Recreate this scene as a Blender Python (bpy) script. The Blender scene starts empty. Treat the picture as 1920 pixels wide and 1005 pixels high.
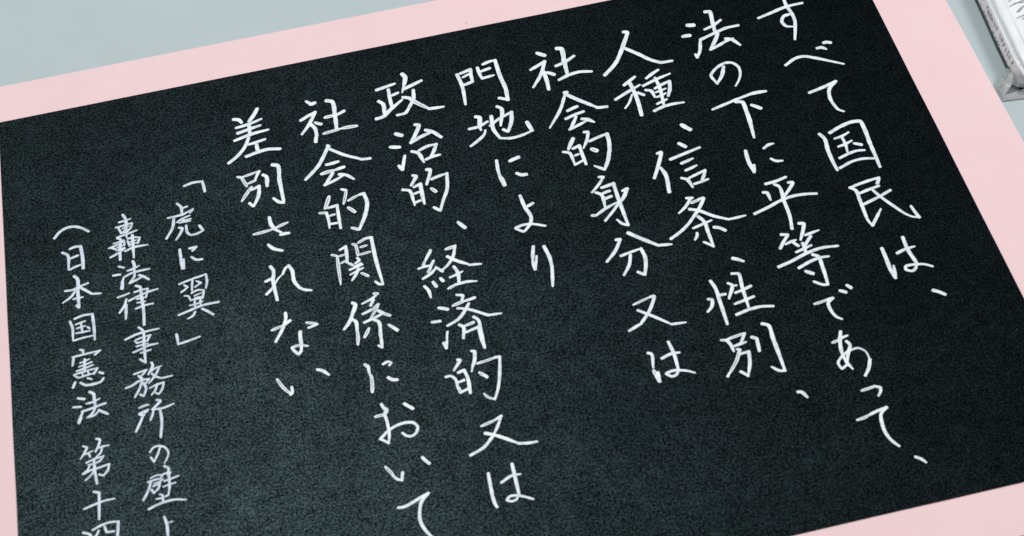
import bpy, bmesh, math, random
from mathutils import Matrix, Vector, noise
random.seed(7)
S = bpy.context.scene
C = S.collection

# ---------------------------------------------------------------- camera
cam_d = bpy.data.cameras.new('camera')
cam = bpy.data.objects.new('camera', cam_d)
C.objects.link(cam)
rows = ((0.97431485, -0.21834845, -0.05508656),
        (0.20816657, 0.77999407, 0.59014908),
        (-0.08589094, -0.58645819, 0.80541265))
rot = Matrix(rows).transposed()
cam.matrix_world = Matrix.Translation((0.1101015, -0.3965649, 0.40298154)) @ rot.to_4x4()
cam_d.sensor_width = 36
cam_d.lens = 57.6105
cam_d.clip_start = 0.01
cam_d.clip_end = 50
cam_d.dof.use_dof = True
cam_d.dof.focus_distance = 0.565
cam_d.dof.aperture_fstop = 26
S.camera = cam

# ---------------------------------------------------------------- light (an indoor room lit from above)
wd = bpy.data.worlds.new('World')
S.world = wd
wd.use_nodes = True
bg = wd.node_tree.nodes['Background']
bg.inputs[0].default_value = (0.92, 0.97, 1.0, 1)
bg.inputs[1].default_value = 0.045

def area(name, loc, target, sx, sy, power, col):
    d = bpy.data.lights.new(name, 'AREA')
    d.shape = 'RECTANGLE'
    d.size, d.size_y = sx, sy
    d.energy = power
    d.color = col
    o = bpy.data.objects.new(name, d)
    C.objects.link(o)
    o.location = loc
    o.rotation_euler = (Vector(target) - Vector(loc)).to_track_quat('-Z', 'Y').to_euler()
    return o

area('ceiling_lamp', (-0.10, 0.55, 1.57), (0.1, -0.12, 0), 0.42, 0.34, 23, (0.94, 0.99, 1.0))
area('ceiling_lamp', (1.15, -0.45, 1.25), (0.16, -0.1, 0), 0.7, 0.4, 13, (1, 0.985, 0.97))

vs = S.view_settings
vs.view_transform = 'Standard'
vs.look = 'None'
vs.gamma = 1
vs.exposure = 0
vs.use_curve_mapping = False

# ---------------------------------------------------------------- materials
def mat(name):
    m = bpy.data.materials.new(name)
    m.use_nodes = True
    nt = m.node_tree
    return m, nt, nt.nodes['Principled BSDF']

def nd(nt, t, **kw):
    n = nt.nodes.new(t)
    for k, v in kw.items():
        setattr(n, k, v)
    return n

def noise_tex(nt, co, scale, detail=4, rough=0.6):
    n = nd(nt, 'ShaderNodeTexNoise')
    n.inputs['Scale'].default_value = scale
    n.inputs['Detail'].default_value = detail
    n.inputs['Roughness'].default_value = rough
    nt.links.new(co, n.inputs['Vector'])
    return n.outputs['Fac']

def ramp(nt, fac, stops):
    r = nd(nt, 'ShaderNodeValToRGB')
    e = r.color_ramp.elements
    while len(e) < len(stops):
        e.new(0.5)
    for el, (p, c) in zip(e, stops):
        el.position = p
        el.color = (*c, 1) if len(c) == 3 else c
    nt.links.new(fac, r.inputs[0])
    return r.outputs[0]

def bump(nt, h, bsdf, strength, dist):
    b = nd(nt, 'ShaderNodeBump')
    b.inputs['Strength'].default_value = strength
    b.inputs['Distance'].default_value = dist
    nt.links.new(h, b.inputs['Height'])
    nt.links.new(b.outputs[0], bsdf.inputs['Normal'])

def objco(nt):
    return nd(nt, 'ShaderNodeTexCoord').outputs['Object']

# grey desk laminate
M_desk, nt, b = mat('desk_laminate')
co = objco(nt)
f = noise_tex(nt, co, 18, 5, 0.6)
nt.links.new(ramp(nt, f, [(0.3, (0.405, 0.465, 0.478)), (0.7, (0.445, 0.502, 0.518))]), b.inputs['Base Color'])
b.inputs['Roughness'].default_value = 0.55
bump(nt, noise_tex(nt, co, 2500, 2), b, 0.15, 0.0001)

# pink card
M_pink, nt, b = mat('pink_card')
co = objco(nt)
f = noise_tex(nt, co, 60, 6, 0.7)
nt.links.new(ramp(nt, f, [(0.3, (0.795, 0.565, 0.580)), (0.7, (0.818, 0.592, 0.605))]), b.inputs['Base Color'])
b.inputs['Roughness'].default_value = 0.8
b.inputs['Specular IOR Level'].default_value = 0.25
bump(nt, noise_tex(nt, co, 1800, 3), b, 0.25, 0.0001)

# black construction paper: matted fibres with a dull sheen
M_black, nt, b = mat('black_paper')
co = objco(nt)
fib0 = noise_tex(nt, co, 1600, 3, 0.8)
clump = noise_tex(nt, co, 230, 4, 0.65)
ad = nd(nt, 'ShaderNodeMath', operation='MULTIPLY_ADD')
nt.links.new(clump, ad.inputs[0])
ad.inputs[1].default_value = 0.15
nt.links.new(fib0, ad.inputs[2])
sb = nd(nt, 'ShaderNodeMath', operation='SUBTRACT')
nt.links.new(ad.outputs[0], sb.inputs[0])
sb.inputs[1].default_value = 0.075
fib = sb.outputs[0]
blot = noise_tex(nt, co, 75, 4, 0.6)
c1 = ramp(nt, fib, [(0.40, (0.0010, 0.0014, 0.0018)), (0.58, (0.0019, 0.0024, 0.0031)), (0.78, (0.0032, 0.0040, 0.0048))])
c2 = ramp(nt, blot, [(0.35, (0.75, 1.05, 0.95)), (0.65, (1.05, 0.98, 1.12))])
mx = nd(nt, 'ShaderNodeMix', data_type='RGBA', blend_type='MULTIPLY')
mx.inputs[0].default_value = 1.0
nt.links.new(c1, mx.inputs[6])
nt.links.new(c2, mx.inputs[7])
# a few pale lint specks
vo = nd(nt, 'ShaderNodeTexVoronoi')
vo.inputs['Scale'].default_value = 260
nt.links.new(co, vo.inputs['Vector'])
sp = ramp(nt, vo.outputs['Distance'], [(0.0, (1, 1, 1)), (0.09, (0, 0, 0))])
vc = ramp(nt, vo.outputs['Color'], [(0.84, (0, 0, 0)), (0.93, (1, 1, 1))])
ml = nd(nt, 'ShaderNodeMath', operation='MULTIPLY')
nt.links.new(sp, ml.inputs[0])
nt.links.new(vc, ml.inputs[1])
mx2 = nd(nt, 'ShaderNodeMix', data_type='RGBA')
nt.links.new(ml.outputs[0], mx2.inputs[0])
nt.links.new(mx.outputs[2], mx2.inputs[6])
mx2.inputs[7].default_value = (0.13, 0.14, 0.135, 1)
nt.links.new(mx2.outputs[2], b.inputs['Base Color'])
b.inputs['Roughness'].default_value = 0.43
haze = ramp(nt, noise_tex(nt, co, 30, 4, 0.6), [(0.32, (0.72, 0.72, 0.72)), (0.68, (1.12, 1.12, 1.12))])
spl = ramp(nt, fib, [(0.38, (0.0, 0.0, 0.0)), (0.475, (0.072, 0.072, 0.072)), (0.65, (0.35, 0.35, 0.35))])
mh = nd(nt, 'ShaderNodeMix', data_type='RGBA', blend_type='MULTIPLY')
mh.inputs[0].default_value = 1.0
nt.links.new(spl, mh.inputs[6])
nt.links.new(haze, mh.inputs[7])
nt.links.new(mh.outputs[2], b.inputs['Specular IOR Level'])
b.inputs['Specular Tint'].default_value = (0.66, 1.0, 1.06, 1)
bump(nt, fib, b, 0.2, 0.0001)

# cut edge of the black paper (brown core)
M_edge, nt, b = mat('paper_cut_edge')
b.inputs['Base Color'].default_value = (0.030, 0.012, 0.010, 1)
b.inputs['Roughness'].default_value = 0.9

# white gel ink, and the thinner film the finer pen leaves
def ink(name, lo, hi):
    m, nt, b = mat(name)
    co = objco(nt)
    f = noise_tex(nt, co, 420, 5, 0.75)
    nt.links.new(ramp(nt, f, [(0.30, lo), (0.56, hi)]), b.inputs['Base Color'])
    b.inputs['Roughness'].default_value = 0.5
    return m

M_ink = ink('white_gel_ink', (0.50, 0.57, 0.61), (0.80, 0.84, 0.87))
M_ink_thin = ink('thin_white_gel_ink', (0.36, 0.43, 0.50), (0.64, 0.70, 0.78))

M_white, nt, b = mat('white_film')
co = objco(nt)
f = noise_tex(nt, co, 140, 4, 0.6)
nt.links.new(ramp(nt, f, [(0.3, (0.78, 0.78, 0.80)), (0.7, (0.85, 0.86, 0.86))]), b.inputs['Base Color'])
b.inputs['Roughness'].default_value = 0.28
bump(nt, noise_tex(nt, co, 260, 3), b, 0.25, 0.0006)

M_print, nt, b = mat('grey_print')
co = objco(nt)
f = noise_tex(nt, co, 900, 3, 0.7)
nt.links.new(ramp(nt, f, [(0.35, (0.22, 0.215, 0.24)), (0.7, (0.46, 0.45, 0.48))]), b.inputs['Base Color'])
b.inputs['Roughness'].default_value = 0.5

M_under_shade, nt, b = mat('painted_under_shade')  # shade beneath the packet's lower edge, put into the colour as dark green
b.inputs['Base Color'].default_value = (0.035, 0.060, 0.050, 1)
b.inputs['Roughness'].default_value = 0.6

M_seam, nt, b = mat('grey_seam')  # mottled dark grey along the packet's groove
co = objco(nt)
f = noise_tex(nt, co, 330, 3, 0.7)
nt.links.new(ramp(nt, f, [(0.38, (0.10, 0.10, 0.11)), (0.62, (0.32, 0.32, 0.34))]), b.inputs['Base Color'])
b.inputs['Roughness'].default_value = 0.5

M_film, nt, b = mat('clear_wrap')
b.inputs['Base Color'].default_value = (0.40, 0.41, 0.41, 1)
b.inputs['Roughness'].default_value = 0.42
b.inputs['Alpha'].default_value = 0.62
b.inputs['Specular IOR Level'].default_value = 0.7

# ---------------------------------------------------------------- helpers
def link(name, bm, mats, parent=None, smooth=False):
    me = bpy.data.meshes.new(name)
    bm.normal_update()
    bm.to_mesh(me)
    bm.free()
    for m in (mats if isinstance(mats, (list, tuple)) else [mats]):
        me.materials.append(m)
    if smooth:
        for p in me.polygons:
            p.use_smooth = True
    o = bpy.data.objects.new(name, me)
    C.objects.link(o)
    if parent:
        o.parent = parent
    return o

def slab(x0, x1, y0, y1, z0, z1, n=1, wob=0.0):
    """a sheet with real thickness; side faces get material slot 1"""
    bm = bmesh.new()
    ring = []
    for i in range(n):
        ring.append((x0 + (x1 - x0) * i / n, y0))
    for i in range(n):
        ring.append((x1, y0 + (y1 - y0) * i / n))
    for i in range(n):
        ring.append((x1 - (x1 - x0) * i / n, y1))
    for i in range(n):
        ring.append((x0, y1 - (y1 - y0) * i / n))
    ring = [(x + wob * (noise.noise((x * 45, y * 45, 1.3))), y + wob * noise.noise((x * 45, y * 45, 8.1))) for x, y in ring]
    lo = [bm.verts.new((x, y, z0)) for x, y in ring]
    hi = [bm.verts.new((x, y, z1)) for x, y in ring]
    bm.faces.new(hi)
    bm.faces.new(lo[::-1])
    m = len(ring)
    for i in range(m):
        f = bm.faces.new((lo[i], lo[(i + 1) % m], hi[(i + 1) % m], hi[i]))
        f.material_index = 1
    return bm

# ---------------------------------------------------------------- the desk
bm = slab(-0.9, 1.2, -0.9, 1.0, -0.0257, -0.0007)
desk = link('desk_surface', bm, [M_desk, M_desk])
desk['kind'] = 'structure'

# ---------------------------------------------------------------- the mounted sheet
W, D = 0.297, 0.210
root = bpy.data.objects.new('calligraphy_sheet', None)
C.objects.link(root)
root.location = (W / 2, -D / 2, -0.0007)
root['label'] = 'black paper sheet handwritten in white Japanese columns, mounted on pale pink card'
root['category'] = 'calligraphy sheet'
off = Vector(root.location)

def shift(bm):
    bmesh.ops.translate(bm, verts=bm.verts[:], vec=-off)
    return bm

pink = link('backing_card', shift(slab(-0.021, W + 0.0237, -D - 0.0149, 0.0167, -0.00068, -0.00028, 24, 0.00012)), [M_pink, M_pink], root)
bm = bmesh.new()
bmesh.ops.create_circle(bm, cap_ends=True, segments=9, radius=0.00032,
                        matrix=Matrix.Translation((0.1607, 0.0031, -0.000265)) @ Matrix.Diagonal((1.3, 0.7, 1, 1)))
link('speck', shift(bm), M_print, pink)
paper = link('black_paper', shift(slab(0, W, -D, 0, -0.00027, 0.0, 40, 0.00010)), [M_black, M_edge], root)

# ---------------------------------------------------------------- the handwriting
# one string per vertical line of writing; strokes in 1/100 mm on the sheet, s = full stroke, h = dry stroke with a hollow middle
LINES = [
"""s154 25718,-2207 26211,-2083 26705,-1959 26980,-1930 27363,-1922;s153 26831,-1461 26807,-1881 26869,-2322 26860,-2634 26734,-3067 26583,-3488;s153 26758,-2317 26578,-2345 26423,-2589 26498,-2818 26696,-2900;s148 25916,-4527 26378,-4304 26565,-4296 26981,-4488 27346,-4716 27776,-4986;s158 27160,-4073 27308,-4074 27437,-4187;s167 27452,-3896 27529,-3887 27669,-3946;s145 26271,-5897 26715,-5801 27262,-5645;s144 27262,-5645 26949,-5915 26848,-6227 26868,-6618 26948,-6855 27080,-6963;s162 26011,-7674 26089,-7853 26046,-8387 26042,-8889 26062,-9234;s163 26347,-7705 26843,-7514 27223,-7453 27440,-7499 27457,-7800 27421,-8441 27402,-9078 27386,-9459;s117 26412,-7979 26656,-7944 26924,-7841;s124 26652,-7975 26662,-8280 26616,-8612;s116 26415,-8327 26681,-8276 26904,-8198;s131 26297,-8785 26721,-8664 26941,-8641 27157,-8682;s139 26938,-8332 27137,-8442;s122 26171,-9173 26667,-9014 26989,-9002 27330,-9081;s141 26208,-10011 26322,-10130 26328,-10550 26305,-11044 26301,-11388 26363,-11598;s125 26363,-11598 26571,-11354 26825,-11055;s128 26208,-10011 26434,-9961 26806,-9898 27205,-9859;s135 27205,-9859 27075,-10069;s127 26437,-10294 26757,-10226 27090,-10170;s126 26417,-10736 26900,-10595 27368,-10427;s125 26853,-10296 26978,-10572 27272,-11089 27513,-11457 27639,-11577 27839,-11666;s125 27839,-11666 27752,-11188;s156 26333,-12499 26322,-12913 26307,-13362 26340,-13636;s120 26340,-13636 26444,-13193;s122 26707,-12787 27010,-12701 27307,-12676;s151 27084,-12259 27063,-12695 27138,-13255;s113 27138,-13255 27044,-13456 26918,-13525 26740,-13416 26776,-13323 27112,-13322 27357,-13387 27552,-13518;s146 27252,-14353 27384,-14440 27529,-14579""",
"""s204 23314,-1884 23508,-1929;s186 23019,-2347 23250,-2360;s142 23522,-2705 23351,-3194 23216,-3400;s116 23193,-3251 23214,-3409;s171 24068,-1435 24214,-1454 24177,-1929 24111,-2484;s136 23813,-2228 24143,-2129 24461,-1946;s152 23551,-2646 24094,-2479 24504,-2361 24958,-2348;s160 24176,-2554 23947,-2902 23735,-3174;s142 23731,-3188 24066,-3063 24364,-2941 24603,-2890;s159 24363,-2823 24526,-2900 24755,-3241;s156 23929,-4037 23780,-4369 23510,-4715;s131 23510,-4715 23414,-4307 23701,-4023 24036,-3891 24242,-3939 24393,-4166 24368,-4483 24225,-4765 24060,-4966;s136 23031,-5759 23421,-5664 23889,-5552 24434,-5436;s169 24434,-5436 24689,-5434 24937,-5454;s175 23862,-5642 24045,-5692 24063,-6154 23964,-7261;s168 24303,-5908 24543,-6119;s162 23534,-7723 23493,-8079 23529,-8633;s138 23529,-8633 23608,-8361;s132 24122,-7768 24332,-7664 24476,-7657;s131 24209,-8242 24318,-8363 24529,-8416;s136 23730,-9182 24058,-9160 24417,-9078;s143 23552,-9489 23648,-9515 23683,-9834;s136 24426,-9313 24563,-9342 24351,-9595 24127,-9800;s142 23986,-9274 24069,-9341 24067,-9982 24050,-10609 23962,-11080;s134 23040,-10228 23513,-10094 24017,-9924 24452,-9866 24790,-9891 25130,-9962;s139 24231,-10938 24373,-10976 24265,-11225 24075,-11557;s124 24275,-11420 24727,-11341;s131 24417,-11500 24157,-11769;s131 23578,-11211 23766,-11262 23579,-11466 23381,-11708;s123 23588,-11595 23935,-11519;s123 23818,-11564 23942,-11753;s116 23802,-11968 24080,-11895 24321,-11834;s130 24099,-11690 24075,-12062;s137 23118,-12359 23592,-12245 24047,-12096 24583,-12009 25090,-12061;s129 23691,-12553 24111,-12404 24434,-12345 24697,-12366;s143 24253,-12184 24376,-12268 24385,-12685 24331,-13346;s113 24331,-13346 24227,-13338 23959,-13145;s149 23853,-12720 24031,-12858;s133 24597,-13659 24745,-13759;s140 24860,-13527 24946,-13643;h118 23698,-13931 24142,-13872;s119 24106,-13879 24304,-13863;s125 24304,-13863 24116,-13994 24103,-14269 24202,-14552 24316,-14649;s135 24122,-15060 23996,-15375 23923,-15702 23924,-16084;s113 23924,-16084 24030,-16376;h115 23754,-15370 23978,-15332;s109 23991,-15297 24273,-15235;s128 24174,-15422 24232,-15534 24070,-15855 23917,-16195;s94 23917,-16195 23739,-16288 23691,-16079 23861,-15896 24136,-15758 24437,-15734 24589,-15896 24613,-16188;s126 24613,-16188 24483,-16457 24297,-16678;h112 24014,-17136 24431,-17086;s111 24433,-17079 24575,-17172 24532,-17290 24422,-17416;h110 23561,-18022 23782,-18001 23995,-17936;s110 23995,-17936 24204,-17882 24515,-17828;s122 24515,-17828 24289,-17994 24209,-18298 24203,-18654 24274,-18886 24411,-19105;s113 24720,-19538 24857,-19650 24939,-19776""",
"""s176 21146,-1597 21250,-1626 20962,-2218 20490,-2951 20037,-3351;s167 20971,-2323 21377,-2743 21717,-3117 21964,-3287;s141 21960,-3301 22360,-3322;s156 20534,-3961 20753,-3824 20973,-3687;s147 20100,-4503 20556,-4287 21049,-4080;s170 20745,-3921 20782,-4325 20789,-4767 20747,-5382;s105 20677,-4443 20478,-4778 20313,-4950;s146 20887,-4404 21048,-4546;s148 21328,-3860 21549,-3723 21805,-3594;s139 21138,-4154 21620,-3991 22133,-3861;s146 21172,-4360 21318,-4425 21377,-4735;s139 21478,-4371 21725,-4268 22025,-4178;s155 22025,-4178 21950,-4503 21810,-4806;s106 21467,-4540 21816,-4465;s105 21444,-4753 21758,-4670;s121 21362,-5047 21721,-4928;s147 21606,-3913 21635,-4267 21561,-5174;s145 21197,-5315 21531,-5214 21865,-5186 22219,-5211;s190 21882,-6124 22090,-6394;s155 20801,-7090 20924,-7054 20721,-7527 20438,-8040;s161 20745,-7693 20805,-7914 20738,-8704;s172 21580,-6863 21740,-7046;s140 21134,-7434 21681,-7308 22173,-7197;s131 21431,-7685 21831,-7579;s131 21474,-7997 21864,-7885;s145 21264,-8265 21397,-8346 21500,-8710;s122 21490,-8326 21759,-8242 22068,-8145;s130 22068,-8145 21979,-8324 21825,-8552;s129 21584,-8599 21802,-8569 22061,-8518;s128 21183,-9082 21363,-9117;s127 21281,-9161 21054,-9408 20792,-9599;h135 21271,-9313 21531,-9251;s134 21537,-9231 21699,-9208 21429,-9597 21131,-9908 20961,-10079;s133 20961,-10079 20680,-10283 20279,-10495;s141 21155,-9531 21353,-9620 21795,-9979 22200,-10227;s118 22200,-10227 22474,-10227 22752,-10215;s140 21329,-9875 21440,-10078 21452,-10554 21455,-11108;s109 21455,-11108 21220,-10875;s118 21057,-10277 21389,-10194 21684,-10122;s117 21115,-10485 21086,-10584 20976,-10725;s155 21685,-10403 21821,-10461 21980,-10611;s151 21884,-11693 22026,-11777 22161,-11883;s147 20986,-12333 21046,-12574 21041,-13139 21018,-13967;s126 20733,-12956 20834,-13003 20767,-13226 20584,-13397;s120 21063,-12903 21276,-12911;s134 21684,-12232 21870,-12281 21834,-12824 21799,-13619;s134 21471,-12544 21562,-12629 21335,-13096;s85 21581,-12675 21694,-12685;s120 21582,-12939 21847,-12888 22103,-12814;s119 21446,-13326 21761,-13269 22061,-13208;s125 21377,-13707 21814,-13623 22147,-13612 22518,-13690;h116 20656,-14458 20852,-14510;s136 20837,-14506 20902,-14717 20916,-14932;h116 20878,-14478 21405,-14403;s109 21405,-14403 21173,-14730;s116 20986,-14758 21173,-14730 21360,-14702;s122 21028,-14885 21112,-14926;h128 21097,-14922 20897,-15253 20574,-15623;s100 20579,-15606 20489,-15714;s102 21068,-15068 21334,-15042;s128 21334,-15042 21247,-15420 21065,-15845;s114 21065,-15845 20902,-15652;h137 21546,-14576 21694,-14673;s136 21694,-14673 21638,-15103;s150 22006,-14208 22145,-14284 22153,-14813 22141,-15938;s114 22141,-15938 21993,-15900 21811,-15720;s138 22265,-16718 22353,-16741 22471,-16956""",
"""s185 18092,-1762 18310,-1935;s159 17711,-2452 18248,-2198;s158 18248,-2198 18016,-2713 17617,-3250;s173 18107,-2638 18090,-3480;s166 18216,-2719 18417,-2875;s201 18784,-1735 18905,-1769 18881,-2400 18846,-2995;s159 18559,-2513 18875,-2424 19256,-2226;s157 18515,-3152 18874,-3028 19252,-2982 19652,-3069;s163 18550,-3755 18641,-3756;s137 18545,-3852 18293,-4367 17734,-5125;s170 18584,-3839 18946,-4208 19428,-4657;s145 19422,-4679 19753,-4723;s145 18462,-4559 18812,-4453;s145 18329,-4883 18659,-4782 18961,-4721;s136 18670,-4881 18359,-5344;s136 18337,-5362 18648,-5257 18944,-5148;s168 18832,-5022 18994,-5090 19183,-5262;s173 18351,-5767 18223,-5966 18103,-6166;s133 17911,-6230 18071,-6297 18152,-6826;s134 18241,-6181 18472,-6104;s148 18472,-6104 18479,-6501 18496,-6920;s102 18237,-6481 18369,-6448;s117 18146,-6848 18458,-6726;s134 18759,-5596 18881,-5606 18792,-5888 18577,-6250;s134 18831,-6016 19457,-5859;s165 19457,-5859 19438,-6206 19352,-6601;s163 19336,-6597 19252,-6851 19015,-7290;s131 19015,-7290 18742,-7056;h188 18803,-6335 18979,-6476;s138 18759,-7538 18889,-7574;s122 18889,-7574 18710,-7795 18392,-8090;s145 18732,-7981 19132,-7910;s150 19132,-7910 19129,-8579 19138,-9065 19156,-9636;s119 19156,-9636 19008,-9552 18875,-9343;s144 18505,-8121 18635,-8223 18646,-8779;s122 18705,-8219 18942,-8172;s136 18678,-8456 18936,-8393;h142 18147,-8981 18294,-9012;s128 18294,-9012 18614,-8836 19070,-8673;s144 19330,-8277 19498,-8234;s151 19498,-8234 19269,-8572 19112,-8707;s112 19112,-8707 18806,-9019 18513,-9289;s147 18642,-10098 18774,-10112;s131 18774,-10112 18522,-10490 18162,-10836;s161 19075,-9937 19453,-10295 19835,-10631;s131 19835,-10631 20239,-10697;s116 18627,-10729 18946,-10668 19298,-10614;s145 19298,-10614 19327,-11001 19268,-11277 19147,-11597;s122 19147,-11597 18971,-11447;s130 18920,-10766 18794,-11109 18534,-11454;h106 18511,-12589 19081,-12437;s126 19081,-12437 19199,-12428 18936,-12902 18564,-13300;s118 18564,-13300 18162,-13458;s125 18599,-12812 18945,-13104 19426,-13547;s111 19426,-13547 19855,-13590;s115 18486,-14352 18556,-14390 18498,-14891;h141 18478,-14962 18518,-15161;s134 18503,-15157 18553,-15378;s114 18553,-15378 18592,-15067;s129 19164,-14124 19207,-14541 19184,-15127;s115 18827,-14634 19157,-14548 19377,-14567;s107 19184,-15127 19094,-15274 18955,-15313 18801,-15179 19025,-15124 19177,-15152 19382,-15217 19615,-15353""",
"""s157 15281,-2001 15340,-2518 15287,-3390;s150 15395,-1983 15763,-1884;s150 15763,-1884 15718,-2449;s125 15447,-2173 15724,-2074;s141 15392,-2532 15718,-2449;s150 16004,-1875 16046,-2365;s151 16207,-1780 16424,-1714 16648,-1700;s174 16648,-1700 16660,-2486 16717,-3049 16678,-3555;s147 16678,-3555 16420,-3410;s142 16089,-2076 16397,-2010;s141 16059,-2393 16468,-2357;s185 15500,-4007 15597,-4057 15535,-4520 15549,-4619;s144 15188,-4472 15477,-4456 15829,-4314;s143 15090,-5201 15354,-5038 15638,-4786 15684,-4656;s137 15874,-4518 16186,-4316 16679,-4115;s169 16679,-4115 16598,-4478 16391,-4922;s136 16391,-4922 16260,-4791;s162 16272,-3760 16363,-3834 16211,-4610;s160 15996,-4119 15953,-4730 16081,-5120;s135 16081,-5120 16415,-5212 16813,-5180 17156,-5084;s168 17156,-5084 17070,-4680;s140 15762,-6013 15722,-6438 15724,-6667;s177 15724,-6667 15791,-7070;s164 16171,-6147 16470,-6068;s162 16274,-6703 16407,-6807 16560,-6826;s151 16170,-7621 16216,-8100 16314,-8565 16241,-8807;s129 16264,-8113 16492,-8020;s119 16241,-8807 15967,-9037 15755,-8850 15991,-8783 16257,-8812 16665,-8995;s146 16124,-9679 16044,-9954 15979,-10231;s138 15979,-10231 15983,-10546;s102 15983,-10546 16136,-10063;s146 16442,-9764 16512,-10248 16500,-10580;s130 16500,-10580 16422,-10974 16350,-11305""",
"""s158 12538,-1964 13178,-1842;s157 12923,-2045 12906,-2854;s140 12998,-2339 13209,-2274;s172 12522,-2478 12626,-2605 12621,-3043;s171 12320,-3226 12503,-3204 12876,-2919 13291,-2617;s192 13499,-1480 13564,-1624 13485,-1953;s108 13468,-1948 13347,-2312;s166 13429,-2161 13718,-2067 14070,-1940;s164 13730,-2294 13656,-2694 13475,-2987;s147 13475,-2987 13287,-3227 13014,-3248;s156 13328,-2514 13544,-2614;h180 13536,-2660 14090,-3254;s155 14073,-3249 14569,-3289;s192 12819,-4035 12992,-4154;s167 12549,-4552 12835,-4630;s157 12677,-5401 12766,-5587;s134 12766,-5587 12938,-5032;s169 13500,-3816 13618,-3849 13415,-4270 13221,-4548;s160 13221,-4548 13571,-4384 13947,-4273;s168 13795,-4136 13956,-4228 14228,-4564;s158 13188,-4914 13347,-5004 13489,-5461;s143 13431,-4934 13733,-4829 14019,-4814;s150 14019,-4814 13875,-5102 13773,-5261;s142 13577,-5369 13782,-5309 14049,-5290;s148 13037,-5913 13132,-5961 12911,-6310;s131 12615,-6411 12792,-6481 12878,-7131;s131 12981,-6397 13203,-6322;s161 13203,-6322 13185,-7147;s123 12913,-6671 13109,-6635;s122 12898,-7025 13078,-6985;s148 13514,-5791 13613,-5818 13397,-6397;s132 13587,-6222 14113,-6114;s146 14113,-6114 13980,-6781 13781,-7175 13621,-7553;s129 13621,-7553 13450,-7374;h154 13500,-6583 13635,-6777;s150 14064,-8155 14232,-8418;h133 12981,-9006 13029,-9019;s125 13009,-9035 12799,-9339;h110 12779,-9355 12681,-9518;s117 12531,-9604 12721,-9571 12920,-9582;s124 13034,-9423 12865,-9693;h117 12908,-9642 12775,-9815;s124 12587,-10015 12862,-9880 13063,-9704;s117 13051,-9680 13226,-9894;s129 12581,-10303 12665,-10469 12691,-10763;s144 12864,-10213 12928,-10395;s137 13112,-10134 13171,-10253;h148 13468,-9094 13781,-9050;s124 13785,-9030 13635,-9436 13277,-9803 13167,-9857;s139 13480,-9373 13691,-9577 14071,-9847;s117 14066,-9867 14423,-9920;s138 13595,-9804 13665,-10032 13632,-10438;s116 13404,-10170 13613,-10122 13812,-10050;h115 13255,-10585 13506,-10487;s123 13506,-10487 13876,-10462 14164,-10517;s121 13463,-10865 13646,-10934 13576,-11119;h135 13256,-11237 13669,-11144;s121 13669,-11144 13974,-11103;s127 13758,-11269 13598,-11489 13349,-11745 12975,-11905;s120 13396,-11355 13610,-11432 14244,-11841;s106 14244,-11841 14630,-11875;s142 12852,-11203 13092,-11315;s127 12550,-11661 12790,-11685;s133 13322,-11957 13419,-12042 13349,-12458;s126 13799,-11783 13891,-11888 13904,-12368 13892,-12953;h119 13484,-12039 13775,-11977;s112 13469,-12273 13862,-12179;s91 12933,-12112 12851,-12445;s118 12851,-12445 12787,-12682;s97 12782,-12661 12732,-12472 12839,-12500;s125 13866,-12160 13877,-12949;s130 13026,-13171 13087,-13187 12846,-13508;s108 12575,-13666 12718,-13665 12810,-13765 12846,-14134;h128 12853,-14098 12889,-14314;s122 12952,-13612 13138,-13565;s135 13138,-13565 13184,-13806 13159,-14384;s108 12886,-13937 13067,-13908;s107 12892,-14296 13128,-14226;s117 13487,-12963 13575,-13006;s137 13571,-13024 13517,-13281 13403,-13520;s68 13403,-13520 13344,-13677;h109 13547,-13442 14141,-13367;s116 14110,-13359 14251,-13377;s115 14251,-13377 14144,-13866 13973,-14427 13802,-14776;h107 13806,-14758 13664,-14684 13530,-14499;h129 13546,-13748 13701,-13922;s135 13690,-13900 13739,-13970;h112 13226,-15557 13687,-15447;s112 13673,-15443 13862,-15364;s111 13862,-15364 13660,-15713 13483,-15957;s117 13483,-15957 13175,-16237 12737,-16409;s130 13297,-15808 13494,-15906 14139,-16360;s110 14137,-16367 14373,-16420 14663,-16441;s120 13106,-17103 13077,-17617 13071,-17856;s125 13071,-17856 13086,-18065 13119,-18193;s127 13816,-16970 13806,-17492 13796,-17939;s108 13398,-17474 13734,-17334 13977,-17344;s94 13796,-17939 13684,-18098 13559,-18118 13423,-18049 13534,-17957 13713,-17969 13907,-18053 14146,-18199""",
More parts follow.
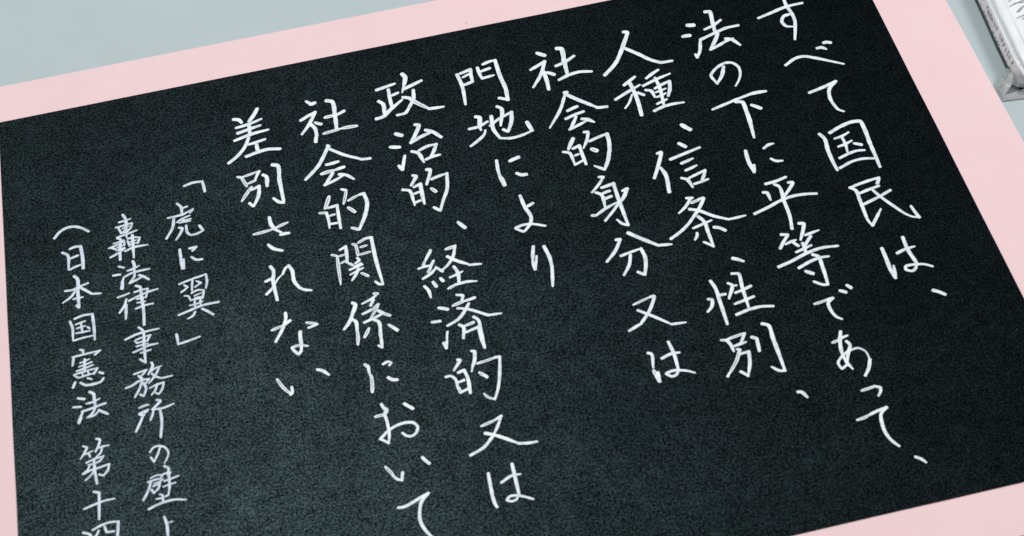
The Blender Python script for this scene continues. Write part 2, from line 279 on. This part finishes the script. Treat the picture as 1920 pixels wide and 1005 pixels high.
"""s140 10173,-1828 10311,-1989;s173 10291,-2008 10440,-1975;s155 9877,-2625 10397,-2380;s154 10397,-2380 10083,-2923 9824,-3236;s154 10162,-2873 10275,-3072 10295,-3413;s161 10288,-3411 10220,-3677;s146 10327,-2846 10505,-2967;s180 10835,-1986 10986,-2053 11011,-2696 10975,-3265;h163 10650,-2717 10973,-2709;s139 11046,-2705 11333,-2590;h153 10510,-3400 11125,-3330;h162 11125,-3330 11655,-3356;s168 10568,-3938 10595,-3993;s158 10551,-4051 10131,-4730 9664,-5178;s143 10628,-4120 11015,-4460 11523,-4785;s134 11519,-4807 11829,-4845;s150 10410,-4737 10800,-4704;h157 10181,-5089 10643,-5031;s141 10643,-5031 10949,-4976;s141 10559,-5123 10231,-5560;s133 10231,-5560 10578,-5449 10839,-5337;s148 10749,-5244 10946,-5320 11184,-5568;h161 10293,-6051 10082,-6530;h122 9875,-6652 10108,-6693;s121 10108,-6693 10131,-6986 10111,-7331;s130 10187,-6514 10483,-6483;s137 10483,-6483 10453,-7423;h107 10187,-6846 10360,-6827;s113 10170,-7172 10373,-7183;s124 10718,-5873 10860,-5957;h131 10860,-5957 10688,-6494;h123 10840,-6401 11245,-6242;s131 11245,-6242 11385,-6235;s160 11385,-6235 11429,-6583 11294,-7079 11016,-7618;h128 11012,-7639 10782,-7490;h153 10798,-6657 10997,-6911;h111 9999,-8378 10169,-8466;h132 10169,-8466 10108,-9583;s112 10285,-8263 10486,-8167;s133 10486,-8167 10435,-8792;h96 10214,-8500 10436,-8474;h103 10236,-8781 10464,-8715;h127 10693,-8137 10816,-8212;h126 10799,-8208 10796,-8634;h119 10878,-8143 11151,-8023;s127 11151,-8023 11320,-8025;s147 11320,-8025 11312,-8857 11367,-9877;s116 11364,-9897 11269,-9871 11159,-9739;h104 10915,-8325 11138,-8299;h111 10851,-8606 11209,-8574;s118 10477,-8845 10579,-8936;s110 10767,-8711 10817,-8809 10669,-8897;s103 10617,-9009 10845,-8944;s103 10469,-9096 10886,-8997;s95 10456,-9281 10882,-9122;s124 10731,-9124 10634,-9307 10468,-9513;h124 10784,-9306 10987,-9485;s164 10348,-10345 10404,-10401 10256,-10807;s141 10256,-10807 10118,-11051 9940,-11244;s134 10221,-10918 10318,-11024 10317,-11423;h126 10323,-11385 10254,-11899;h137 11018,-10175 11160,-10213;s100 11068,-10271 10852,-10377 10624,-10459;s122 10915,-10394 10984,-10371 10866,-10584;s114 10578,-10832 10855,-10743;h121 10905,-10736 11111,-10588;h121 11111,-10588 10768,-11063;s120 10573,-11152 10865,-11068 11141,-10980;s135 11067,-10840 11179,-10950;h128 11164,-10946 11381,-11104;s133 10886,-11134 10973,-11197 10973,-11754 10947,-12179;s97 10947,-12179 10853,-12076;h133 10681,-11379 10484,-11684;s141 11276,-11417 11490,-11672;h124 10326,-12618 10442,-12783;s116 10424,-12702 10429,-13048;h136 10459,-13056 10390,-13645;s103 10862,-12759 11031,-12707 11116,-12767;s96 11116,-12767 11039,-12843;s136 10933,-13256 11042,-13361 11179,-13396;s120 10578,-14105 10629,-14267;s167 10659,-14275 10682,-14318 10627,-14452;s119 10612,-14448 10637,-14748 10617,-15217 10565,-15420;s105 10562,-15437 10470,-15342 10347,-15249;h120 10324,-14484 10591,-14479;s112 10347,-15249 10618,-15036 10953,-14903 11204,-14895 11379,-14959 11461,-15108 11377,-15304 11224,-15374 11094,-15322 11006,-15209;s127 11228,-14255 11438,-14477;h115 10326,-16161 10509,-16507;s109 10483,-16483 10579,-16630 10715,-16717;s109 10715,-16717 10776,-16470;s122 11406,-16131 11560,-16372;s119 10461,-17532 10593,-17549 10880,-17468 11142,-17363 11351,-17296;s118 11351,-17296 11110,-17527 11018,-17776 10977,-18071 11043,-18357 11185,-18626 11383,-18909""",
"""s164 7712,-1980 7882,-2051 7954,-2192;s173 8533,-1718 8439,-1888 8202,-2212;s147 7753,-2379 8170,-2324 8613,-2204;s155 7777,-2625 8178,-2543 8542,-2475;s154 7635,-2921 8183,-2785 8776,-2732;s154 8184,-2352 8160,-2826;s152 8094,-2928 7948,-3244 7620,-3625 7333,-3827;s153 8076,-3208 8310,-3177 8618,-3119;s160 8315,-3273 8328,-3584;s160 7927,-3700 8325,-3607 8646,-3577 9039,-3661;s126 7533,-4483 7665,-4542;h141 7662,-4564 7786,-4964;h118 7665,-4542 8254,-4426;s118 8254,-4426 8093,-4728;h117 7817,-4858 8105,-4776;h148 7937,-5005 7544,-5531;s133 7920,-5137 8174,-5046;s155 8174,-5046 8109,-5414 7901,-5829;s123 7884,-5825 7785,-5664;s165 8351,-4614 8430,-4681 8424,-5114;s165 8711,-4273 8843,-4332 8842,-4977 8855,-5886;s139 8849,-5929 8719,-5872 8557,-5671;h144 7740,-6955 8374,-6907;h136 8480,-6870 8870,-6756;s159 8321,-6409 8336,-6678 8439,-6925 8618,-7104;s143 8574,-7179 8710,-7172 8844,-7186;s142 8145,-7475 8272,-7659 8537,-7816;s139 8098,-8337 8162,-8480 8107,-8885 8117,-9302 8135,-9657;s124 7878,-8865 8017,-8819 8121,-8784;s123 7846,-9354 8035,-9177 8115,-9074;s80 8115,-9074 8278,-8847 8429,-8719;s118 8429,-8719 8559,-8502 8651,-8442;s146 8651,-8442 8724,-8630 8741,-9095 8853,-9353;s116 8853,-9353 8985,-9471 9203,-9558;s135 8307,-10191 8304,-10331 8151,-10732 7882,-11158;h127 7811,-10723 8164,-10636;s121 8198,-10625 8410,-10500;h120 8870,-10702 9177,-10823;s106 9190,-10847 8921,-10904;s140 8650,-10984 8628,-11137 8615,-11449 8582,-11676;s118 8582,-11676 8488,-11768 8406,-11669 8319,-11489;h119 8319,-11489 8532,-11467 8808,-11559;h129 7735,-12478 7891,-12842 8048,-13072;s115 8058,-13113 8114,-13052 8125,-12866;s137 8948,-12450 9080,-12523 9256,-12723""",
"""s133 5809,-4404 6075,-4339 6402,-4359;s141 6402,-4359 6440,-4803;s139 5518,-5073 5621,-5235 5620,-5592;s108 5648,-5310 5824,-5268;s123 5177,-5584 5399,-5577 5605,-5566 5995,-5426;s108 5995,-5426 5880,-5551;s137 5362,-5611 5291,-5990 5048,-6405;s107 5442,-5832 5623,-5726 5869,-5659;s107 5623,-5726 5709,-5882 5863,-5879;s115 5614,-5812 5888,-5798;s107 5506,-5871 5745,-5869;s129 5487,-6064 5584,-6112 5497,-6308 5340,-6527;s129 5710,-6037 5729,-6349 5819,-6460;s121 5819,-6460 6023,-6450 6218,-6371;s129 6218,-6371 6123,-6148;s142 5417,-6937 5416,-7280 5423,-7707;s126 5471,-7720 5499,-7345;s135 5715,-6974 5934,-6968;s128 5934,-6968 5804,-7084;s127 5746,-7326 5881,-7469 6062,-7496;s110 5266,-8275 5469,-8224 5690,-8178;s110 5690,-8178 5625,-8640;s95 5407,-8354 5513,-8444;s102 5300,-8595 5422,-8524 5513,-8444;s110 5724,-8166 6112,-8102;s117 6112,-8102 6109,-8436 6054,-8630;s95 5794,-8290 5916,-8385;s95 5738,-8504 5932,-8389;s102 5382,-8762 5478,-8787 5555,-8993;s95 5600,-8716 5789,-8642 5982,-8694;s109 5982,-8694 5917,-8986;s80 5670,-8838 5907,-8777;s80 5677,-8923 5891,-8918;s102 5557,-8973 5919,-8966;s101 5504,-9164 5702,-9155 5904,-9106;s108 5667,-9023 5657,-9266;s101 5851,-8989 5825,-9229;s122 5134,-9433 5486,-9343 5855,-9257 6380,-9253;s115 5638,-9444 5560,-9566 5389,-9642;s129 5858,-9380 5992,-9497 6168,-9678;s127 5000,-10122 5013,-10483;s113 5012,-10494 5338,-10449 5684,-10382""",
"""s146 3773,-5071 3845,-5246 3826,-5684 3827,-6012;s108 3633,-5345 3821,-5329 4011,-5291;s107 3516,-5534 3704,-5518 4047,-5478;s107 4047,-5478 3981,-5659 3888,-5766;s107 3598,-5578 3680,-5820;s84 3729,-5635 3953,-5585;s84 3737,-5747 3943,-5715;s99 3647,-5811 3886,-5787;s107 3553,-5939 3844,-5886 4154,-5816;s136 3533,-5977 3614,-6020 3587,-6361 3556,-6847;s84 3520,-5930 3809,-5898;s98 3401,-6159 3554,-6135 3726,-6094;s106 3238,-6310 3478,-6245 3739,-6141;s91 3739,-6141 3725,-6311;s113 3306,-6307 3434,-6385;s83 3487,-6355 3744,-6294;s98 3462,-6457 3735,-6400;s120 3261,-6682 3451,-6604 3732,-6443;s136 4006,-5973 3996,-6297 3981,-6875;s106 3845,-6082 4032,-6067 4230,-6120;s106 4230,-6120 4144,-6337;s113 3838,-6168 3888,-6377;s83 3917,-6232 4122,-6200;s83 3908,-6339 4113,-6307;s128 3740,-6553 3998,-6471 4451,-6484;s119 3485,-7105 3639,-7189;s118 3289,-7413 3503,-7428;s103 3609,-7561 3544,-7754;s154 3557,-7715 3520,-7977;s141 3936,-7013 3962,-7105 3950,-7441;s111 3743,-7344 3928,-7308 4118,-7232;s119 3643,-7549 3916,-7453 4183,-7440 4416,-7439;s118 3967,-7446 3937,-7606 3769,-7835;s118 3768,-7847 3955,-7779 4144,-7704;s126 4086,-7604 4196,-7675 4363,-7846;s110 3370,-8290 3553,-8256 3721,-8218;s123 3622,-8419 3556,-8628 3373,-8886;s130 3605,-8640 3547,-9155;s138 3954,-7988 4064,-8059 4084,-8397 4103,-8936 4075,-9517;s102 3885,-8220 4086,-8190 4300,-8185;s102 4300,-8185 4222,-8516;s117 3698,-8501 3934,-8419 4272,-8322 4605,-8278;s95 3944,-8504 4207,-8492;s94 3932,-8645 4177,-8648;s116 3881,-8857 4131,-8800 4410,-8792;s127 3902,-9572 3990,-9676 4002,-10276 3996,-10903;s114 3469,-9918 3817,-9810 4143,-9776 4500,-9770;s92 3748,-10051 3820,-10149;s92 3767,-10016 3965,-9969 4226,-9938;s99 4226,-9938 4110,-10146;s85 3822,-10130 4112,-10127;s85 3779,-10257 4135,-10232;s113 3667,-10445 3930,-10376 4128,-10309 4418,-10306;s98 3885,-10522 4193,-10484;s105 3996,-10903 3849,-10747;s97 3617,-11230 3795,-11199 4005,-11158;s104 4005,-11158 3813,-11358;s117 3752,-11323 3837,-11442;s110 3345,-11658 3538,-11613 3736,-11511 4054,-11498;s96 4054,-11498 3948,-11624;s110 3826,-11573 3747,-11763 3581,-12042;s117 3871,-11604 3932,-11811 3847,-12055;s102 3846,-12073 3743,-11990;s125 4167,-10948 4193,-11013 4037,-11340;s97 4074,-11273 4242,-11181 4453,-11139;s111 4368,-11194 4235,-11430 4024,-11663;s104 4133,-11327 4247,-11472 4397,-11569;s97 4397,-11569 4555,-11572 4730,-11567;s96 4040,-11839 4187,-11782 4460,-11738;s110 4460,-11738 4391,-11968 4283,-12111;s89 4283,-12111 4194,-12050;s103 4269,-11746 4187,-11953 4064,-12092;s115 3673,-12442 3817,-12405 3943,-12400;s108 3655,-12644 3928,-12565;s101 3928,-12565 3827,-12651;s115 3668,-12684 3790,-12716;s114 3774,-12712 3679,-12910 3512,-13235;s122 4203,-12298 4308,-12345 4050,-12597;s108 4081,-12605 4034,-12779 3957,-12945;s102 4081,-12605 4361,-12621 4681,-12554;s121 4264,-12652 4283,-12955 4201,-13596;s92 4145,-13928 4066,-14124 3937,-14360;s92 3936,-14367 3860,-14197;s92 3846,-14013 3965,-13881 4120,-13867 4281,-13962 4369,-14166 4306,-14347 4216,-14485;s84 3784,-14871 3940,-14823 4152,-14842;s84 4152,-14842 4050,-14957;s91 3714,-14977 3898,-14953 4081,-14947;s109 3788,-14996 3690,-15251 3530,-15523;s84 3858,-15066 4042,-15043 4139,-14980;s84 3835,-15148 4020,-15108;s97 4040,-15060 3977,-15254 3846,-15361;s96 3844,-15378 3781,-15239;s104 4208,-14572 4320,-14672 4271,-14872;s84 4153,-14825 4368,-14809;s91 4368,-14809 4294,-14949;s97 4162,-15056 4346,-15033 4579,-14987;s90 4114,-15237 4269,-15207 4468,-15187;s109 4308,-14953 4293,-15265 4238,-15530;s90 4238,-15530 4144,-15559;s83 3989,-15449 4061,-15485;s89 3886,-15580 4022,-15580;s102 4074,-15506 4068,-15730;s108 3652,-15848 3884,-15769 4128,-15728 4370,-15720 4708,-15807;s119 4055,-16191 4104,-16458 4101,-16796 4103,-16931;h82 4154,-16397 4274,-16400""",
"""s138 1578,-5452 1759,-5237 2002,-5126 2238,-5146 2467,-5274 2658,-5457;s135 1794,-6096 1922,-6195 1951,-6823;s136 2033,-6009 2187,-5964 2370,-5991;s158 2370,-5991 2406,-6475 2397,-6878;s120 2027,-6395 2265,-6330;s119 1984,-6832 2138,-6767 2357,-6719;s155 2099,-7117 2176,-7222 2177,-7724 2171,-8343;s131 2169,-8363 2110,-8265;s118 1788,-7621 2017,-7640 2220,-7569 2505,-7498;s125 2152,-7593 1970,-7877 1697,-8053;s140 2220,-7569 2406,-7744 2591,-7938;s117 2591,-7938 2883,-7995;s110 2028,-7996 2324,-7992;s122 1865,-8812 1918,-9008 1918,-9530;s123 2015,-8751 2246,-8690 2554,-8710;s136 2554,-8710 2573,-9141 2568,-9681;s100 1933,-9554 2192,-9522 2548,-9516;s93 2033,-8978 2329,-8915;s100 2195,-8981 2221,-9330;s93 2056,-9126 2317,-9094;s100 2029,-9299 2206,-9306 2449,-9309;s93 2378,-9150 2438,-9226;s120 2101,-9935 2179,-9975 2186,-10115;s106 1864,-10149 2185,-10135 2699,-10112;s106 2699,-10112 2531,-10225;s119 1894,-10176 1845,-10457;s119 2220,-10321 2190,-10780;s91 2070,-10418 2363,-10338;s91 2031,-10544 2418,-10470;s98 1958,-10681 2183,-10642 2458,-10578;s104 1871,-10813 1975,-10917;s97 1872,-10794 2145,-10749 2575,-10726;s111 2575,-10726 2452,-10906;s83 2110,-10798 2134,-10920;s83 2285,-10785 2310,-10889;s90 1990,-10940 2230,-10906 2453,-10887;s124 1887,-11067 1813,-11240;s131 2041,-11127 2176,-11239 2427,-11266 2651,-11228 2721,-11131;s90 2254,-11009 2376,-11080;s118 2612,-10890 2718,-10957;s123 1929,-11650 2113,-11725;s109 1770,-11930 2002,-11975;s108 2071,-12120 2000,-12252 1894,-12448;s135 1978,-12358 1906,-12506;s137 2284,-11515 2388,-11599 2404,-11830 2416,-12098;s102 2164,-11900 2352,-11893 2562,-11815;s116 2023,-12145 2338,-12096 2529,-12052 2719,-12026;s102 2416,-12098 2327,-12262 2163,-12387;s108 2163,-12387 2383,-12351 2499,-12250;s129 2502,-12214 2606,-12297 2753,-12410;s113 2372,-13179 2462,-13221 2436,-13360 2312,-13600;s99 2426,-13503 2551,-13480 2705,-13484;s92 2518,-13508 2444,-13688 2315,-13781;s106 1976,-13332 2080,-13395 1992,-13572 1873,-13740;s86 2019,-13615 2239,-13545;s92 2113,-13585 2149,-13738;s99 2031,-13906 2250,-13836 2528,-13800;s99 2528,-13800 2394,-13963;s92 2086,-13991 2301,-13975 2395,-13945;s91 2115,-14017 2044,-14159 1902,-14247;s105 1917,-14251 2134,-14182 2380,-14156 2674,-14107;s104 2674,-14107 2613,-14305 2481,-14449;s91 2481,-14449 2364,-14383;s124 2248,-13854 2252,-14248 2283,-14663;s98 2223,-14223 2122,-14357 1963,-14475;s116 2176,-14899 2307,-14967;s121 2322,-14971 2298,-15313 2262,-15820;s109 1873,-15384 2208,-15307 2452,-15265 2737,-15269;s113 1795,-16126 1966,-16220 2024,-16471;s107 2063,-16110 2307,-16019 2578,-15986 2784,-16021;s119 2784,-16021 2746,-16317 2692,-16640;s100 2223,-16167 2171,-16272 2074,-16383;s101 2393,-16075 2438,-16272;s94 2438,-16272 2644,-16291""",
]
READS = ['first line, reading すべて国民は、', 'second line, reading 法の下に平等であって、', 'third line, reading 人種、信条、性別、',
         'fourth line, reading 社会的身分又は', 'fifth line, reading 門地により', 'sixth line, reading 政治的、経済的又は',
         'seventh line, reading 社会的関係において', 'eighth line, reading 差別されない', 'ninth, smaller line, reading 「虎に翼」',
         'tenth, smaller line, reading 轟法律事務所の壁よ', 'last, smaller line, reading （日本国憲法 第十四']

def spline(pts):
    """Catmull-Rom through the pen positions, kept angular where the pen turns sharply"""
    n = len(pts)
    if n == 2:
        a, b = pts
        q = (b - a)
        m = (a + b) / 2 + Vector((-q.y, q.x)) * random.uniform(-0.025, 0.025)
        pts = [a, m, b]
        n = 3
    out = []
    for i in range(n - 1):
        p1, p2 = pts[i], pts[i + 1]
        p0 = pts[i - 1] if i > 0 else p1 * 2 - p2
        p3 = pts[i + 2] if i + 2 < n else p2 * 2 - p1
        d = (p2 - p1).length
        def tang(a, m, c):
            u, v = (m - a), (c - m)
            if u.length < 1e-9 or v.length < 1e-9:
                return Vector((0, 0))
            t = u.normalized() * v.length + v.normalized() * u.length
            t = t / (u.length + v.length)
            k = max(0.0, u.normalized().dot(v.normalized()))
            return t * (0.35 + 0.65 * k)
        t1, t2 = tang(p0, p1, p2) * d, tang(p1, p2, p3) * d
        steps = max(3, int(d / 0.00035))
        for s in range(steps):
            u = s / steps
            out.append(p1 * (2 * u**3 - 3 * u**2 + 1) + t1 * (u**3 - 2 * u**2 + u) + p2 * (-2 * u**3 + 3 * u**2) + t2 * (u**3 - u**2))
    out.append(pts[-1])
    return out

def ribbon(bm, line, widths, z):
    """a raised bead of ink along line; rounded ends"""
    n = len(line)
    tg = []
    for i in range(n):
        t = line[min(i + 1, n - 1)] - line[max(i - 1, 0)]
        tg.append(t.normalized() if t.length > 1e-9 else Vector((1, 0)))
    secs = []
    for k in (0.15, 0.6, 0.88):                                   # round start
        r = widths[0] / 2
        secs.append((line[0] - tg[0] * r * (1 - k), tg[0], r * 2 * math.sqrt(1 - (1 - k)**2), 0.3 + 0.7 * k))
    for i in range(n):
        secs.append((line[i], tg[i], widths[i], 1))
    for k in (0.88, 0.6, 0.15):                                   # round end
        r = widths[-1] / 2
        secs.append((line[-1] + tg[-1] * r * (1 - k), tg[-1], r * 2 * math.sqrt(1 - (1 - k)**2), 0.3 + 0.7 * k))
    prev = None
    prof = ((-1, 0), (-0.72, 0.62), (0, 1), (0.72, 0.62), (1, 0))
    for c, t, w, hs in secs:
        nrm = Vector((-t.y, t.x))
        vs_ = [bm.verts.new((c.x + nrm.x * w / 2 * a, c.y + nrm.y * w / 2 * a, z + 0.00003 + INK * hs * h)) for a, h in prof]
        if prev:
            for j in range(4):
                bm.faces.new((prev[j], vs_[j], vs_[j + 1], prev[j + 1]))
        prev = vs_

INK = 0.00006
for text, reads in zip(LINES, READS):
    bm = bmesh.new()
    for si, st in enumerate(text.split(';')):
        head, *pp = st.split()
        w = int(head[1:]) * 1e-5 * (0.70 if 'smaller' in reads else 0.80)
        pts = [Vector((int(a), int(b))) * 1e-5 for a, b in (q.split(',') for q in pp)]
        line = spline(pts)
        n = len(line)
        z = (si % 9) * 0.000004
        ph = random.uniform(0, 100)
        fs, fe = random.uniform(0.82, 1.0), random.uniform(0.55, 0.95)
        if len(pts) == 2 and (pts[0] - pts[1]).length < 3.2 * w:
            fs, fe = 0.85, 1.0                                    # dots swell towards their end
        ws = []
        for i in range(n):
            u = i / (n - 1)
            k = fs + (1 - fs) * min(1, u / 0.3)
            k *= 1 - (1 - fe) * max(0, (u - 0.6) / 0.4)
            ws.append(w * k * (1 + 0.16 * noise.noise((ph, i * 0.22, 0))))
        if head[0] == 'h' and n > 4:
            tg = [(line[min(i + 1, n - 1)] - line[max(i - 1, 0)]).normalized() for i in range(n)]
            for sgn in (-1, 1):
                l2, w2 = [], []
                for i in range(n):
                    u = i / (n - 1)
                    open_ = min(1, min(u, 1 - u) / 0.16)
                    o_ = ws[i] * (0.13 + 0.16 * open_)
                    l2.append(line[i] + Vector((-tg[i].y, tg[i].x)) * o_ * sgn)
                    w2.append(ws[i] * ((0.54 if sgn > 0 else 0.46) - 0.06 * open_))
                ribbon(bm, l2, w2, z)
        else:
            ribbon(bm, line, ws, z)
    o = link('handwritten_line', shift(bm), M_ink_thin if 'smaller' in reads else M_ink, paper, smooth=True)
    o['label'] = reads

# ---------------------------------------------------------------- the wrapped packet beyond the card
pk = bpy.data.objects.new('wrapped_packet', None)
C.objects.link(pk)
pk.location = (0.350, -0.035, -0.0007)
pk['label'] = 'white film-wrapped packet with small grey print, lying beside the pink card'
pk['category'] = 'packet'
poff = Vector(pk.location)
mm = 0.001

def pshift(bm):
    for v in bm.verts:
        v.co = v.co * mm - poff + Vector((0, 0, -0.0007))
    return bm

# cross-section: (distance in from the near long side, height), mm
PROF = [(5.0, 0.1), (0.7, 0.12), (0.45, 0.6), (0.1, 2.0), (0.0, 3.5), (0.3, 5.0), (0.85, 6.6), (1.1, 7.5), (1.45, 7.75), (1.95, 6.9), (2.3, 8.0),
        (2.9, 8.7), (3.8, 9.0), (4.8, 9.15), (5.25, 9.1), (5.45, 9.35), (7.0, 9.6), (12, 9.9), (24, 10.0), (36, 9.8), (43, 9.2), (46, 7.5), (47, 5), (46, 2), (42, 0.15)]
STN = [(14, 333.6, 0.30, 5), (11, 333.3, 0.75, 1.2), (6, 333.0, 0.97, 0), (-10, 331.7, 1, 0), (-25, 330.7, 1, 0), (-40, 329.6, 1, 0), (-55, 328.5, 1, 0), (-66, 327.8, 1, 0),
       (-71, 327.5, 0.97, 0.1), (-74.5, 327.6, 0.82, 0.8), (-77, 328.2, 0.5, 2.5), (-78.2, 329.5, 0.22, 5)]

def side_point(y, q):
    """point on the packet surface: station along y, profile parameter q"""
    for (ya, xa, za, ia), (yb, xb, zb, ib) in zip(STN, STN[1:]):
        if yb <= y <= ya:
            u = (ya - y) / (ya - yb)
            x0, zs, ins = xa + (xb - xa) * u, za + (zb - za) * u, ia + (ib - ia) * u
    i = min(int(q), len(PROF) - 2)
    t = q - i
    d = PROF[i][0] * (1 - t) + PROF[i + 1][0] * t
    z = PROF[i][1] * (1 - t) + PROF[i + 1][1] * t
    return Vector((x0 - 0.55 + d + ins * (1 - d / 24), y, z * zs))

bm = bmesh.new()
ys = []
for (a, *_), (b2, *_) in zip(STN, STN[1:]):
    k = max(1, int((a - b2) / 2.5))
    ys += [a + (b2 - a) * i / k for i in range(k)]
ys.append(STN[-1][0])
prev = None
ends = []
for y in ys:
    ring = []
    for q in range(len(PROF)):
        p = side_point(y, q)
        wob = 0.16 * noise.noise((y * 0.13, q * 0.4, 2.0)) if 2 < q < 23 else 0
        ring.append(bm.verts.new(p + Vector((-wob, 0, wob))))
    if prev:
        m = len(ring)
        for j in range(m):
            f_ = bm.faces.new((prev[j], prev[(j + 1) % m], ring[(j + 1) % m], ring[j]))
            f_.material_index = 1 if 1 <= j <= 3 else (2 if j == 8 else 0)  # lowest side strip takes the painted shade colour, the groove the grey
    ends.append(ring)
    prev = ring
bm.faces.new(ends[0])
bm.faces.new(prev[::-1])
bmesh.ops.recalc_face_normals(bm, faces=bm.faces[:])
body = link('packet_body', pshift(bm), [M_white, M_under_shade, M_seam], pk, smooth=True)

def mark(bm, y, q, ly, lq, ang=0.0):
    """one short printed stroke lying just proud of the surface"""
    ca, sa = math.cos(ang), math.sin(ang)
    vs_ = []
    for a, b_ in ((-1, -1), (1, -1), (1, 1), (-1, 1)):
        da, db = a * ly, b_ * lq
        yy, qq = y + da * ca - db * sa * 1.2, q + (da * sa + db * ca) * 0.9
        p = side_point(yy, qq)
        vs_.append(bm.verts.new(p + Vector((-0.22, 0, 0.10 if q < 9 else 0.24))))
    bm.faces.new(vs_)

rng = random.Random(3)
bm = bmesh.new()
y = -31.0
while y > -70:                                                     # two rows of tiny illegible letters along the side
    for q0, s in ((5.75, 1.0), (4.15, 0.7)):
        if rng.random() < 0.85:
            for _ in range(rng.choice((2, 2, 3))):
                mark(bm, y + rng.uniform(-0.45, 0.45), q0 + rng.uniform(-0.3, 0.3), rng.uniform(0.35, 0.65) * s, 0.15, rng.uniform(-1.5, 1.5))
    y -= rng.uniform(1.7, 2.3)
link('side_print', pshift(bm), M_print, body)
bm = bmesh.new()
for (y0, q0, l, a) in ((-44.5, 16.25, 1.2, 0.5), (-46.6, 16.4, 1.4, 0.75), (-47.3, 16.75, 0.8, -0.8), (-49.8, 16.5, 1.1, 0.3), (-42.0, 16.7, 0.9, -0.4), (-52.5, 16.6, 1.0, 0.8),
                       (-55.0, 16.7, 1.2, -0.3), (-39.6, 16.5, 1.2, 0.3), (-37.0, 16.4, 1.2, 0.9)):
    mark(bm, y0, q0, l, 0.11, a)
link('top_print', pshift(bm), M_print, body)

# crumpled clear end of the wrapper
V = dict(A=(326.7, -67.7, 3.2), B=(321.1, -72.1, 0.8), C=(321.2, -78.7, 0.4), D=(325.7, -74.5, 3.0), E=(327.1, -75.1, 5.0), G=(326.3, -76.7, 3.6),
         H=(329.6, -76.6, 5.8), I=(322.1, -77.1, 1.2), J=(330.5, -76.4, 1.8), K=(330.5, -79.6, 0.5), M=(324.0, -69.9, 2.2), N=(323.6, -76.2, 1.7), L=(327.4, -71.2, 4.5),
         P=(324.2, -73.0, 2.7), Q=(325.9, -71.0, 3.9), R=(334.0, -79.0, 3.2))
F = ['AMQ', 'MBP', 'MPQ', 'QPD', 'BIP', 'PIN', 'PND', 'BCI', 'AQL', 'QDL', 'LDE', 'DGE', 'EGH', 'ICK', 'IKJ', 'GHR', 'JKR']
bm = bmesh.new()
vv = {k: bm.verts.new(p) for k, p in V.items()}
for f_ in F:
    bm.faces.new([vv[c] for c in f_])
bmesh.ops.recalc_face_normals(bm, faces=bm.faces[:])
bmesh.ops.subdivide_edges(bm, edges=bm.edges[:], cuts=3, use_grid_fill=True)
for v in bm.verts:
    v.co += noise.noise_vector(v.co * 0.8) * 0.16
    v.co.z = max(v.co.z, 0.15)
wrap = link('wrapper_end', pshift(bm), M_film, pk)
md = wrap.modifiers.new('thickness', 'SOLIDIFY')
md.thickness = 0.00006
